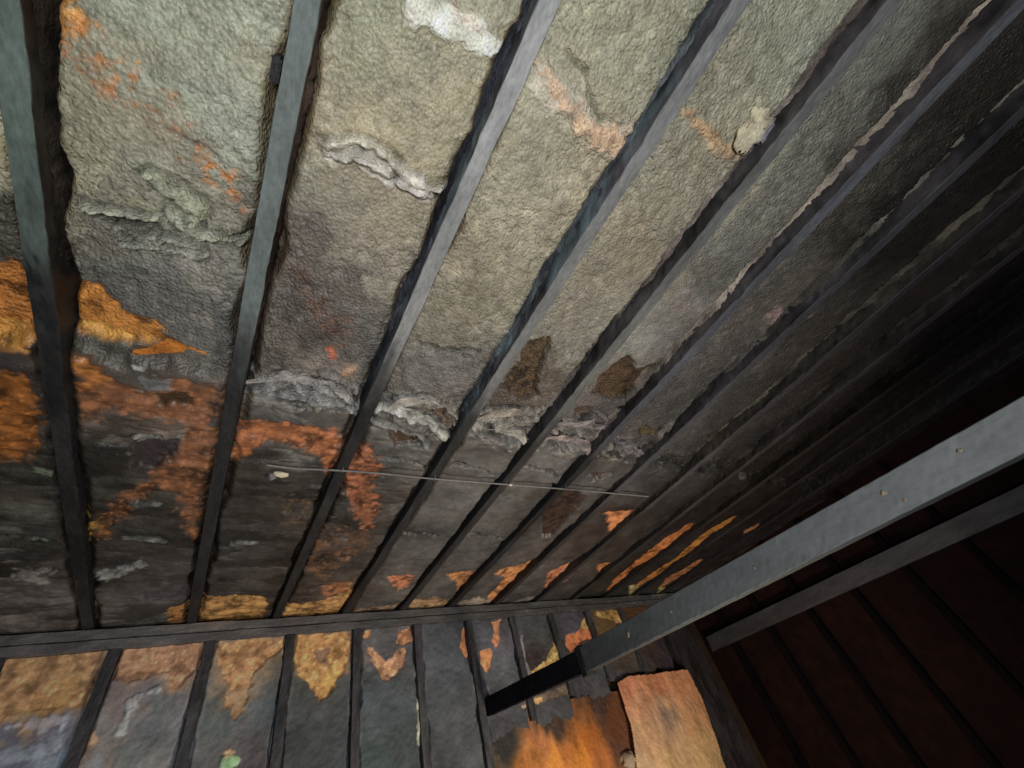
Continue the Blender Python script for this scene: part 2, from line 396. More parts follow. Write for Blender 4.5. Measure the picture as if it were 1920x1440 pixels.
ridge_paths = [   # path in the photograph, colour seen, width
 ([(455,718),(500,712),(540,705),(600,722),(650,745),(672,762)], (138,134,128), .016),
 ([(560,735),(610,752),(650,770),(676,776)], (128,126,122), .014),
 ([(500,742),(560,748),(600,760)], (110,108,104), .010),
 ([(700,772),(745,766),(775,784),(815,806),(850,828)], (165,160,148), .020),
 ([(735,756),(775,744),(800,746),(830,756)], (140,134,124), .013),
 ([(888,792),(940,796),(975,815),(1005,838)], (152,144,130), .020),
 ([(895,772),(950,764),(1000,772),(1040,764)], (135,124,112), .016),
 ([(930,800),(980,790),(1020,785)], (128,118,106), .012),
 ([(1030,815),(1080,828),(1116,846)], (146,128,118), .020),
 ([(1055,788),(1100,800),(1150,800)], (128,116,108), .014),
 ([(1120,770),(1150,790),(1170,785)], (120,108,102), .014),
 ([(1158,838),(1200,852),(1220,850)], (105,96,92), .016),
 ([(455,735),(520,728),(580,742)], (104,100,96), .010), ([(600,700),(640,716),(668,734)], (118,112,106), .012),
 ([(690,790),(730,800),(770,820),(800,836)], (112,108,102), .012), ([(860,806),(900,812),(950,830)], (112,104,98), .012),
 ([(1000,806),(1030,830),(1060,846)], (112,100,96), .012), ([(1140,812),(1165,826),(1190,832)], (96,88,86), .012),
 ([(165,386),(230,400),(300,408)], (150,150,132), .012),
 ([(325,402),(370,420),(420,442),(450,448)], (146,146,128), .016),
 ([(235,448),(300,456),(340,474),(385,482)], (132,132,120), .012),
 ([(225,432),(270,440),(310,444)], (130,128,116), .009),
 ([(320,440),(350,452),(380,462)], (132,132,120), .009),
 ([(300,330),(340,370),(372,400)], (140,142,122), .020),
 ([(605,260),(660,260),(712,280),(735,305)], (222,216,196), .014),
 ([(620,285),(680,300),(720,322)], (206,198,186), .014),
 ([(735,312),(770,330),(800,346),(832,350)], (214,206,192), .016),
 ([(745,340),(780,355),(805,366)], (208,200,192), .012),
 ([(250,824),(300,826),(336,826)], (112,110,104), .012),
 ([(235,948),(300,950)], (98,96,90), .012), ([(222,1008),(270,1010),(310,1012)], (100,98,92), .012),
 ([(80,1080),(100,1070),(60,1068)], (86,82,78), .012), ([(190,1080),(230,1066),(262,1056)], (100,98,92), .010),
 ([(430,1020),(478,1020)], (98,94,90), .010), ([(10,1005),(60,1012),(95,1008)], (88,92,80), .012),
]
ridges = []
for path, c, wd in ridge_paths:
    q = gl(*path)
    m = np.mean(np.array(q), 0)
    ridges.append((q, refl(c, falloff(m[0], m[1], 1.04, (0, 0, -1))), wd))

# ------------------------------------------------------------------ structure behind everything
def box_me(name, x0, x1, y0, y1, z0, z1):
    bm = bmesh.new()
    bmesh.ops.create_cube(bm, size=1.0)
    for v in bm.verts:
        v.co = Vector(((x0 + x1) / 2 + v.co.x * (x1 - x0), (y0 + y1) / 2 + v.co.y * (y1 - y0), (z0 + z1) / 2 + v.co.z * (z1 - z0)))
    me = bpy.data.meshes.new(name); bm.to_mesh(me); bm.free()
    return me
tag(link('ceiling_deck', box_me('ceiling_deck', -1.6, XR + 0.2, YN, YW + 0.3, ZD, ZD + 0.03), M_DECK), kind='structure')
tag(link('far_wall_sheathing', box_me('far_wall_sheathing', -1.6, XR + 0.2, YW + 0.115, YW + 0.14, -1.1, ZD - 0.004), M_DECK), kind='structure')
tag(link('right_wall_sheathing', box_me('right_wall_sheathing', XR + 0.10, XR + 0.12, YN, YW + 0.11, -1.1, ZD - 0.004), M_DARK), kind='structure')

# ------------------------------------------------------------------ ceiling foam, one panel per bay
def yaxis(fine):
    segs = [(YN + 0.05, -0.9, fine * 3), (-0.9, -0.3, fine * 1.3), (-0.3, 1.5, fine), (1.5, YW + 0.10, fine * 1.2)]
    out = []
    for a, b, s in segs:
        n = max(2, int(round((b - a) / s))); out.append(np.linspace(a, b, n, endpoint=False))
    out.append(np.array([YW + 0.10]))
    return np.concatenate(out)
def ledge_y(x):      # where the foam skin was torn across and the thinner part begins
    return 1.0 + 0.02 * np.sin(x * 7.0 + 1)
def foam_bay(i, xl, xr, label):
    fine = 0.0048 if i < 5 else (0.007 if i < 7 else 0.012)
    w = xr - xl
    ys = yaxis(fine)
    xs = np.linspace(xl, xr, max(12, int(w / fine)))
    X, Y = np.meshgrid(xs, ys)
    u = (X - xl) / w * 2 - 1
    wob = fbm(X, Y, 6, 3, 5 + i)
    uu = np.abs(u + 0.06 * fbm(Y * 0 + i * 3.1, Y, 9, 3, 91) * np.sign(u))
    Z = ZF - 0.018 + 0.006 * wob
    edge = sstep(0.84, 1.0, uu)
    Z = Z + (0.060 - 0.036 * sstep(-0.05, 0.08, Y - ledge_y(X))) * edge ** 1.3
    # cobbled relief, stretched across the bay
    rel = fbm(X, Y, 48, 2, 11, 0.6)
    lump = np.abs(fbm(X, Y, 40, 2, 23))
    rough = 0.25 + 0.75 * sstep(-0.4, 0.5, fbm(X, Y, 3.0, 2, 31) + 0.35)
    yl = ledge_y(X)
    far = sstep(-0.03, 0.03, Y - yl + 0.03 * fbm(X, Y, 14, 3, 71))
    cob = sstep(0.45, 0.8, uu) * (1 - far)
    Z = Z + (rel * 0.0024 * rough + lump * 0.0022 * rough + 0.0060 * cob * np.abs(fbm(X, Y, 55, 2, 43))) * (1 - 0.6 * far)
    Z = Z - far * 0.027 - 0.006 * sstep(2.2, 2.6, Y)
    band = np.exp(-((Y - yl + 0.01) / 0.075) ** 2) * sstep(-0.25, 0.05, X)
    ridge = 1 - np.abs(fbm(X * 0.55 + 0.2 * Y, Y * 1.4, 16, 3, 73))
    Z = Z - band * (0.024 * sstep(0.55, 1.0, ridge) - 0.010)
    left = far * (1 - sstep(0.35, 0.8, X)) * sstep(1.02, 1.15, Y)
    lay = fbm(X * 0.35 + 0.1 * Y, Y, 13, 4, 83, 0.6)
    Z = Z + 0.005 * far * fbm(X * 0.5, Y, 12, 3, 77) + 0.011 * left * (0.5 - np.abs(lay))
    # colours
    nx_ = 0.028 * fbm(X, Y, 16, 4, 101); ny_ = 0.028 * fbm(X, Y, 16, 4, 151)
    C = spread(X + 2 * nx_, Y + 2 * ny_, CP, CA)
    # brown scorch along both edges, soot blooms
    tone = 1.0 + (0.13 + 0.2 * sstep(0.5, 1.0, Y)) * fbm(X, Y, 9, 4, 201)
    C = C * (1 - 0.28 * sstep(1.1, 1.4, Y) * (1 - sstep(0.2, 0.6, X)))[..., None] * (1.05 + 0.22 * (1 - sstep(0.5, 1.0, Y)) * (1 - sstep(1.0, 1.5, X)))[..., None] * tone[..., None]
    warm = sstep(0.1, 0.9, fbm(X, Y, 5, 3, 221) + 0.3)[..., None]
    C = C * (1 - warm + warm * np.array([1.04, 1.0, 0.97]))
    scorch = sstep(0.80, 0.92, uu)[..., None] * 0.75
    C = C * (1 - scorch) + scorch * C * np.array([0.50, 0.36, 0.22])
    pale = (sstep(0.25, 0.7, rel * rough) * (1 - far))[..., None]
    C = C * (1 + 0.28 * pale)
    ash = (band * sstep(0.72, 1.0, ridge + 0.15 * fbm(X, Y, 45, 2, 75)) * 0.8 * (X < 1.5))[..., None]
    C = C * (1 - ash) + ash * np.array([.40, .36, .31])
    C = C * (1 - 0.55 * left * sstep(0.0, 0.7, lay + 0.4 * fbm(X, Y, 5, 2, 85)))[..., None]
    C = C * (1 + 0.9 * left * sstep(0.80, 0.97, 1 - np.abs(lay)) * sstep(0.1, 0.6, fbm(X, Y, 7, 2, 87)))[..., None]
    hole = (band * sstep(0.25, 0.75, fbm(X * 0.7, Y * 1.3, 19, 3, 79)))[..., None]
    C = C * (1 - 0.62 * hole)
    pit = sstep(0.10, 0.75, vnoise(X * 85, Y * 75, seed=12))[..., None]
    C = C * (1 - 0.20 * pit * (1 - 0.5 * far[..., None]))
    gaps = sstep(-0.55, 0.15, fbm(X, Y, 30, 4, 303, 0.7))
    fleck = fbm(X, Y, 62, 2, 305, 0.7)
    jag = fbm(X, Y, 38, 3, 301)
    for (P, c, a, dz, en, so) in ceil_marks:
        lo, hi = P.min(0) - 0.06, P.max(0) + 0.06
        if hi[0] < xl or lo[0] > xr: continue
        sel = (X > lo[0]) & (X < hi[0]) & (Y > lo[1]) & (Y < hi[1])
        if not sel.any(): continue
        sd = poly_sd(X[sel] + nx_[sel] * 0.25, Y[sel] + ny_[sel] * 0.25, P)
        so2 = so * (1.7 if (c[0] > 1.8 * c[2] and so >= .008) else 1.0)
        mk = sstep(-so2 * 0.8, so2 * 0.8, sd + en * jag[sel] * 0.8 + (0.9 * so if en > .0065 else 0) * fleck[sel]) * a * (gaps[sel] if 0.018 <= en and a < 1 else 1)
        vary = (1 + 0.32 * fbm(X[sel], Y[sel], 40, 3, 331) + 0.22 * np.clip(fleck[sel], 0, 1))[:, None]
        cs = c * 0.86 + 0.14 * c.mean() if c[0] < 1.8 * c[2] else (c * 0.92 + 0.08 * c.mean()) * np.array([0.88, 0.86, 0.80])
        if c[0] > 1.8 * c[2]:        # raw foam: brown toasted blotches and pale grains
            br = sstep(0.0, 0.9, fbm(X[sel], Y[sel], 22, 4, 341))[:, None] * 0.68
            gr = sstep(0.45, 0.75, fleck[sel] + 0.3 * jag[sel])[:, None] * 0.55
            vary = vary * (1 - br) * (1 - gr) + gr * np.minimum(2.0, 0.75 / cs.max()) * np.array([1.0, 1.0, 0.95])
        C[sel] = C[sel] * (1 - mk[:, None]) + mk[:, None] * cs * vary
        Z[sel] += dz * mk
    for (pts, wd, dz, dk) in ceil_lines:
        q = np.array(pts); lo, hi = q.min(0) - 0.05, q.max(0) + 0.05
        if hi[0] < xl or lo[0] > xr: continue
        sel = (X > lo[0]) & (X < hi[0]) & (Y > lo[1]) & (Y < hi[1])
        if not sel.any(): continue
        d = line_sd(X[sel] + 0.5 * nx_[sel], Y[sel] + 0.5 * ny_[sel], pts)
        mk = 1 - sstep(wd * 0.4, wd * 1.1, d + 0.3 * wd * jag[sel])
        Z[sel] += dz * mk
        C[sel] *= (1 - mk * (1 - dk))[:, None]
    tw = fbm(X, Y, 11, 2, 345)
    for (pts, c, wd) in ridges:
        q = np.array(pts); lo, hi = q.min(0) - 0.06, q.max(0) + 0.06
        if hi[0] < xl or lo[0] > xr: continue
        sel = (X > lo[0]) & (X < hi[0]) & (Y > lo[1]) & (Y < hi[1])
        if not sel.any(): continue
        d = line_sd(X[sel] + 0.45 * nx_[sel], Y[sel] + 0.45 * ny_[sel], pts)
        wv = wd * (0.55 + 0.25 * jag[sel] + 0.45 * sstep(-.6, .6, tw[sel]))
        up = np.sqrt(np.clip(1 - (d / np.maximum(wv, 0.003)) ** 2, 0, 1))
        Z[sel] -= (0.017 if pts[0][1] < 1.12 else 0.007) * up * (0.7 + 0.4 * gaps[sel])
        groove = np.exp(-((d - wv * 1.25) / (0.35 * wd)) ** 2)
        Z[sel] += 0.008 * groove
        C[sel] *= (1 - 0.45 * groove)[:, None]
        mk = (sstep(0.1, 0.6, up) * (0.8 if pts[0][1] < 1.12 else 0.45 * gaps[sel]))[:, None]
        C[sel] = C[sel] * (1 - mk) + mk * c * (1 + 0.3 * fleck[sel] + 0.2 * jag[sel])[:, None]
    Z = np.clip(Z, 1.004, ZD - 0.004)
    relief = 0.22 + 0.78 * (1 - far) * (0.55 + 0.45 * rough)
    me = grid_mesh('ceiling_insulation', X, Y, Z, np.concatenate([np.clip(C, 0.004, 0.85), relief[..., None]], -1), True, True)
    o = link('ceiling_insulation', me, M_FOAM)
    tag(o, label, 'insulation', 'foam insulation between the ceiling joists')
    return o

bay_labels = [
 'narrow sliver of scorched foam left of the leftmost joist, with two orange raw patches',
 'greenish grey foam with a diagonal orange streak between the two leftmost joists',
 'tan foam with a white ash crust and pale top patch, right of the second joist',
 'tan pebbly foam crossed by a pinkish white scar, between third and fourth joists',
 'tan foam with an orange scar and wooden block, ending in a brown torn hole',
 'grey foam with a squarish brown torn hole beside the pinkish joist crust',
 'dim grey foam bay with small crumbly lumps just right of the pinkish crusted joist',
 'dark brown foam bay, the brightest of those lost in the right hand shadow',
 'nearly black foam bay with a triangular orange fleck near the wall end',
 'nearly black foam bay with the upper long orange streak at its wall end',
 'nearly black foam bay with the second long orange streak and a bright cream spot',
 'black foam bay above the grey beam with a short dull orange streak',
 'blackest foam bay at the far right, next to the right wall',
]
edges = [-0.86] + JX + [XR + 0.09]
bays = []
for i in range(len(edges) - 1):
    xl = edges[i] + (JW / 2 - 0.004 if i > 0 else 0); xr = edges[i + 1] - JW / 2 + 0.004
    if i == len(edges) - 2: xr = edges[i + 1]
    bays.append(foam_bay(i, xl, xr, bay_labels[i]))

# ------------------------------------------------------------------ timbers
def timber(name, p0, p1, width, depth, seed, paint, mat, axis='y', step=0.02, wob=0.0015, pitch=None):
    """a sawn timber from p0 to p1 (centre of its lower face); 'paint(pos, face)' gives colours; face: 0 bottom 1 right 2 top 3 left"""
    p0 = np.array(p0, float); p1 = np.array(p1, float)
    L = np.linalg.norm(p1 - p0); n = max(4, int(L / step))
    t = np.linspace(0, 1, n + 1)
    d = (p1 - p0) / L
    if axis == 'y': side = np.array([1.0, 0, 0]); up = np.cross(side, d)
    else:           # uprights and wall plates: depth runs away along +y (axis z) or given
        side = np.array([1.0, 0, 0]) if axis == 'z' else np.array([0, 0, 1.0]); up = np.array([0, 1.0, 0])
    # profile going round: bottom (left to right), right side, top, left side; corners doubled for crisp edges
    nb, ns = 6, 6
    prof, face = [], []
    r = 0.0025
    for k in range(nb + 1): prof.append((-width / 2 + r + (width - 2 * r) * k / nb, 0)); face.append(0)
    for k in range(ns + 1): prof.append((width / 2, r + (depth - 2 * r) * k / ns)); face.append(1)
    for k in range(2): prof.append((width / 2 - r - (width - 2 * r) * k, depth)); face.append(2)
    for k in range(ns + 1): prof.append((-width / 2, depth - r - (depth - 2 * r) * k / ns)); face.append(3)
    prof.append(prof[0]); face.append(0)
    prof = np.array(prof); face = np.array(face)
    m = len(prof)
    P = p0[None, None] + (t[:, None, None] * L) * d + prof[None, :, :1] * side + prof[None, :, 1:] * up
    S = t[:, None] * L + 0 * prof[None, :, 0]
    q = prof[None, :, :] + 0 * S[..., None]
    nz = fbm(S, q[..., 0] * 4 + seed * 3.3, 7, 4, seed, z=q[..., 1] * 4)
    nf = fbm(S, q[..., 0] * 2 + seed * 1.3, 40, 3, seed + 9, z=q[..., 1] * 2)
    P = P + (side * (nz * wob)[..., None]) + (up * (nf * wob * 0.6)[..., None])
    charred = np.isin(face, (1, 3))
    P = P - (np.where(face == 1, 1, np.where(face == 3, -1, 0))[None, :, None] * side) * (np.abs(nf) * wob * 2.0)[..., None]
    C = paint(P, face, S, nz, nf)
    me = grid_mesh(name, P[..., 0], P[..., 1], P[..., 2], np.clip(C, 0.004, 0.8), False, False)
    # end caps
    bm = bmesh.new(); bm.from_mesh(me)
    bm.verts.ensure_lookup_table()
    for row in (0, n):
        vs = [bm.verts[row * m + k] for k in range(m - 1)]
        try: bm.faces.new(vs if row == 0 else vs[::-1])
        except ValueError: pass
    bmesh.ops.recalc_face_normals(bm, faces=bm.faces)
    bm.to_mesh(me); bm.free()
    return me

# seen undersides of the joists (grey, sooty further in), per joist: y where charring starts, underside colour near, side colours
joist_info = [
 # char start, near colour (seen), right side, left side reflectance, label
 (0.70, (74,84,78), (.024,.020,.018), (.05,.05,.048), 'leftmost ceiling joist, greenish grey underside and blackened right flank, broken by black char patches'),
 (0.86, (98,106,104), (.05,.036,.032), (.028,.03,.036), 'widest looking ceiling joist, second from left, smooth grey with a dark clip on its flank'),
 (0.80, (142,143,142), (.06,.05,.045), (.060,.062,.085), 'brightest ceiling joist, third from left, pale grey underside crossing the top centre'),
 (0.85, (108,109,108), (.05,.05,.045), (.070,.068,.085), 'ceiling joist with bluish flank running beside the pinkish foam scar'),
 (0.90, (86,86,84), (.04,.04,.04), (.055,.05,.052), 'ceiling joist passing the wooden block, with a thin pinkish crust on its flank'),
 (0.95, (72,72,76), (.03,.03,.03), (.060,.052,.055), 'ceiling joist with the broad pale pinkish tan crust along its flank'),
 (1.45, (50,48,50), (.03,.03,.03), (.05,.044,.046), 'dim ceiling joist with bluish yellow crust, first after the pinkish crusted one'),  # from here on, right-hand shade is painted into the colours
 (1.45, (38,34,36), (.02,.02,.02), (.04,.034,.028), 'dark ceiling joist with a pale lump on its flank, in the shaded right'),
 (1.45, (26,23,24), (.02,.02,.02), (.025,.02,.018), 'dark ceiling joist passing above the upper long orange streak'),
 (1.45, (18,15,15), (.015,.015,.015), (.016,.013,.011), 'near black ceiling joist between the two long orange streaks'),
 (1.45, (13,10,10), (.012,.012,.012), (.012,.009,.008), 'near black ceiling joist just below the second long orange streak'),
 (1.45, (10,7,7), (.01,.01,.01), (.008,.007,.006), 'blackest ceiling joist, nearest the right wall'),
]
def ribbon(name, mat, pts, prof_fn, colfn, seed, step=0.006, closed=False):
    """an irregular crust or flap: swept cross-section along a polyline (world points)"""
    pts = np.array(pts, float)
    seg = np.linalg.norm(np.diff(pts, axis=0), axis=1); s = np.r_[0, np.cumsum(seg)]
    n = max(6, int(s[-1] / step)); t = np.linspace(0, s[-1], n + 1)
    C0 = np.stack([np.interp(t, s, pts[:, k]) for k in range(3)], -1)
    V = prof_fn(t / s[-1], C0, t)                       # (n+1, m, 3)
    col_ = colfn(V, t / s[-1])
    return grid_mesh(name, V[..., 0], V[..., 1], V[..., 2], np.clip(col_, 0.004, 0.85), True)
joists = []
for i, (x, info) in enumerate(zip(JX, joist_info)):
    yc, seen, cr, cl_, label = info
    pr = at_z(*{0: (40, 400), 1: (540, 250), 2: (960, 200), 3: (1250, 250), 4: (1330, 450), 5: (1420, 480)}.get(i, (1500, 480)), 1.0)
    if i > 5: pr = np.array([x, 0.3 - 0.12 * (i - 5), 1.0])
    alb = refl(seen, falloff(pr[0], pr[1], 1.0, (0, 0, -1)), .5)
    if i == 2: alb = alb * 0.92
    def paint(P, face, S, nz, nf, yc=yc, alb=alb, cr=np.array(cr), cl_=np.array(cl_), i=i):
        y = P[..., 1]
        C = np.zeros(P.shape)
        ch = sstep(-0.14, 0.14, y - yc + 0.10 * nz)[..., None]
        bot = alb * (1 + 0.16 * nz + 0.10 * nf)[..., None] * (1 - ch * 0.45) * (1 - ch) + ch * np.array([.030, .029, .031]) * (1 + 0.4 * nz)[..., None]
        if i == 0:
            blk = sstep(0.35, 0.55, vnoise(y * 5.3, 0 * y + 3, seed=8) + 0.3 * nf - 0.4 * (y < 0.55))[..., None]
            bot = bot * (1 - blk) + blk * np.array([.014, .016, .018])
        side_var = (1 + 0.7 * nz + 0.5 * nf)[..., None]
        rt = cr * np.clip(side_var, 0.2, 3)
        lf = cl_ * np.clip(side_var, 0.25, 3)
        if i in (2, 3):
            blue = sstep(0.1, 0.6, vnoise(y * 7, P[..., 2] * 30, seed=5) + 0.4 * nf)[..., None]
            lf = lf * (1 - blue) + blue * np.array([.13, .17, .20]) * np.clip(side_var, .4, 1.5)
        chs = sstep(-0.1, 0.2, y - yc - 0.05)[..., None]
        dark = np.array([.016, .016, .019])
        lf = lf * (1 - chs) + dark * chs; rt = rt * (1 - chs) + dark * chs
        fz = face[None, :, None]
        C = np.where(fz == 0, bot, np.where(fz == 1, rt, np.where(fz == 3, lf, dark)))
        return C
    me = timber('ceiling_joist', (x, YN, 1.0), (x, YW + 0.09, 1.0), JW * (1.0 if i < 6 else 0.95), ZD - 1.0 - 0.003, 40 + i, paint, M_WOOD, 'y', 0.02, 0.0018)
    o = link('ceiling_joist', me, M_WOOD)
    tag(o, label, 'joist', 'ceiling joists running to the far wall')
    joists.append(o)
    # crust of burnt foam left clinging to the left flank (right flank for the first)
    sgn = 1 if i in (0, 1) else -1
    rr = random.Random(i)
    base = {0: (.045,.035,.03), 1: (.085,.06,.052), 2: (.08,.085,.115), 3: (.12,.135,.15), 4: (.36,.29,.26), 5: (.44,.36,.30), 6: (.20,.18,.15), 7: (.13,.11,.085), 8: (.05,.04,.032), 9: (.03,.023,.018), 10: (.016,.012,.010), 11: (.010,.008,.007)}[i]  # crust tones further right darkened to stand for shade
    y1 = {0: 0.75, 1: 0.9, 2: 0.8, 3: 0.95, 4: 1.05, 5: 1.15}.get(i, 1.2)
    y0 = {0: -0.1, 1: -0.6, 2: -0.7, 3: -0.8}.get(i, -1.0)
    def prof(tt, C0, t, x=x, sgn=sgn, i=i):
        m = 7
        a = np.linspace(0, 1, m)[None, :]
        on = 0.45 + 0.55 * sstep(-0.5, 0.3, vnoise(t * 5 + i * 7, 0 * t, seed=60))[:, None]
        th = (0.003 + 0.009 * np.abs(fbm(t * 1.0, 0 * t + i, 16, 3, 61)))[:, None] * on
        zlo = ((1.056 if i == 4 else 1.044) + 0.014 * fbm(t, 0 * t + 2 * i, 6, 4, 62))[:, None]
        zhi = 1.118
        zz = zlo + (zhi - zlo) * a
        xx = x + sgn * (JW / 2 - 0.003 + th * np.sin(a * math.pi * 0.75 + 0.15) + 0.006 * a)
        nn = 0.003 * fbm(t[:, None] + 0 * a, zz, 60, 2, 63 + i)
        return np.stack([xx + sgn * nn, C0[:, 1:2] + 0 * a, zz + nn], -1)
    def colf(V, tt, base=np.array(base), i=i):
        n1 = fbm(V[..., 1], V[..., 2] * 2, 12, 4, 70 + i)
        n2 = sstep(0, 0.7, fbm(V[..., 1], V[..., 2] * 3, 5, 3, 80 + i))[..., None]
        c = base * np.clip(1 + 0.6 * n1, 0.15, 2)[..., None]
        return c * (1 - n2 * 0.55)
    yy = np.linspace(y0, y1, 30)
    me = ribbon('foam_residue', M_CRUST, [(x, y, 1.05) for y in yy], prof, colf, i, 0.006 if i < 7 else 0.012)
    link('foam_residue', me, M_CRUST, o)
# dark clip on the flank of the second joist
p = at_z(518, 128, 1.03)
bm = bmesh.new(); bmesh.ops.create_cube(bm, size=1)
for v in bm.verts: v.co = Vector((JX[1] - JW / 2 - 0.008 + v.co.x * 0.016, p[1] + v.co.y * 0.045, 1.03 + v.co.z * 0.045))
bmesh.ops.bevel(bm, geom=bm.edges[:], offset=0.003, segments=2, affect='EDGES')
me = bpy.data.meshes.new('metal_clip'); bm.to_mesh(me); bm.free()
link('metal_clip', me, M_CHAR, joists[1])

# double top plate
def paint_plate(P, face, S, nz, nf):
    x = P[..., 0]
    pale = sstep(0.2, 0.7, nz + 0.3 * nf - 0.6 * (x > 0.2))[..., None]
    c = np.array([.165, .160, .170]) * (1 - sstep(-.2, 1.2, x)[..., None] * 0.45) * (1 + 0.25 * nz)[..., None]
    return c * (1 - pale) + pale * np.array([.22, .20, .20])
pl = bpy.data.objects.new('top_plate', None); col.objects.link(pl)
tag(pl, 'long sooty double timber plate lying across the top of the far wall studs', 'beam')
for k, (z0, z1, dy) in enumerate(((0.957, 0.998, 0.0), (0.913, 0.954, 0.004))):
    me = timber('plate_board', (-1.4, YW + dy, (z0 + z1) / 2), (XR, YW + dy, (z0 + z1) / 2), z1 - z0, 0.10, 77 + k, paint_plate, M_WOOD, 'x', 0.02, 0.002)
    link('plate_board', me, M_WOOD, pl)

# studs of the far wall
stud_labels = [
 'wall stud cut by the left picture edge, just below the plate',
 'dark wall stud leaning left, left of the purple grey panel stain',
 'dark wall stud right of the whitish panel smear under the plate',
 'dark wall stud between the two pointed orange stains',
 'thin dark wall stud just right of the bright pointed orange stain',
 'dark wall stud beside the thin white chipped panel edge',
 'wall stud where the charred beam end meets the wall',
 'short looking dark wall stud right of the two small orange flecks',
 'dark wall stud left of the glossy golden corner stain',
 'dark wall stud left of the small golden panel above the grey beam',
 'dark wall stud almost hidden where the grey beam meets the plate line',
]
def paint_stud(P, face, S, nz, nf):
    c = np.array([.055, .055, .064]) * np.clip(1 + 0.45 * nz + 0.2 * nf, .3, 2)[..., None]
    return c
for i, x in enumerate(SX):
    zb = -1.0 if i < 7 else (0.33, 0.41, 0.46, 0.46)[i - 7]
    me = timber('wall_stud', (x, YW + 0.003, zb), (x, YW + 0.003, 0.911), 0.046, 0.10, 120 + i, paint_stud, M_WOOD, 'z', 0.02, 0.0022)
    tag(link('wall_stud', me, M_WOOD), stud_labels[i], 'stud', 'studs of the far wall')
for k, (xa, lab) in enumerate(((3.36, 'left one of the dark corner studs right of the tan lit board'), (3.54, 'right one of the dark corner studs, in the room corner below the rail'))):
    me = timber('corner_stud', (xa, YW + 0.002, -1.0), (xa, YW + 0.002, 0.911), 0.10, 0.10, 150 + k, lambda P, f, S, nz, nf: np.array([.040, .034, .036]) * np.clip(1 + 0.5 * nz, .3, 2)[..., None], M_WOOD, 'z', 0.03, 0.002)
    tag(link('corner_stud', me, M_SOOT), lab, 'stud', 'corner studs of the far wall')

# ------------------------------------------------------------------ wall panels between the studs
YP = YW + 0.022
wall_pts = [
 (90,1270,(150,122,88)),(60,1330,(146,116,84)),(120,1300,(160,122,80)),(60,1380,(84,82,92)),(110,1420,(104,112,120)),(30,1430,(86,88,96)),
 (280,1240,(150,118,92)),(330,1250,(140,112,90)),(230,1300,(92,82,80)),(290,1340,(88,90,90)),(240,1400,(88,90,88)),(330,1330,(92,88,88)),(200,1430,(110,96,88)),
 (460,1240,(140,106,76)),(470,1290,(108,94,78)),(420,1340,(70,74,72)),(510,1330,(76,80,80)),(450,1390,(76,72,70)),(490,1420,(66,60,60)),
 (600,1230,(120,96,70)),(630,1320,(62,62,60)),(560,1380,(60,62,60)),(640,1420,(62,64,62)),(570,1300,(70,70,66)),
 (720,1220,(80,76,74)),(720,1330,(72,76,76)),(700,1420,(62,72,66)),(760,1400,(64,68,66)),
 (840,1220,(72,72,74)),(850,1330,(72,72,72)),(870,1420,(76,76,74)),(830,1400,(62,62,62)),
 (940,1220,(78,74,76)),(960,1260,(76,78,76)),(940,1370,(72,68,68)),(1020,1350,(66,64,62)),(1010,1190,(62,60,58)),(1000,1250,(52,42,40)),
 (1080,1180,(62,58,62)),(1090,1220,(54,44,42)),(1140,1170,(70,52,30)),(1120,1280,(58,56,55)),(1150,1330,(40,34,32)),(1140,1300,(66,62,62)),(1200,1150,(56,36,20)),(1260,1230,(32,26,28)),
]
WP, WA = reflectance(wall_pts, lambda a, b: at_y(a, b, YP), (0, -1, 0))
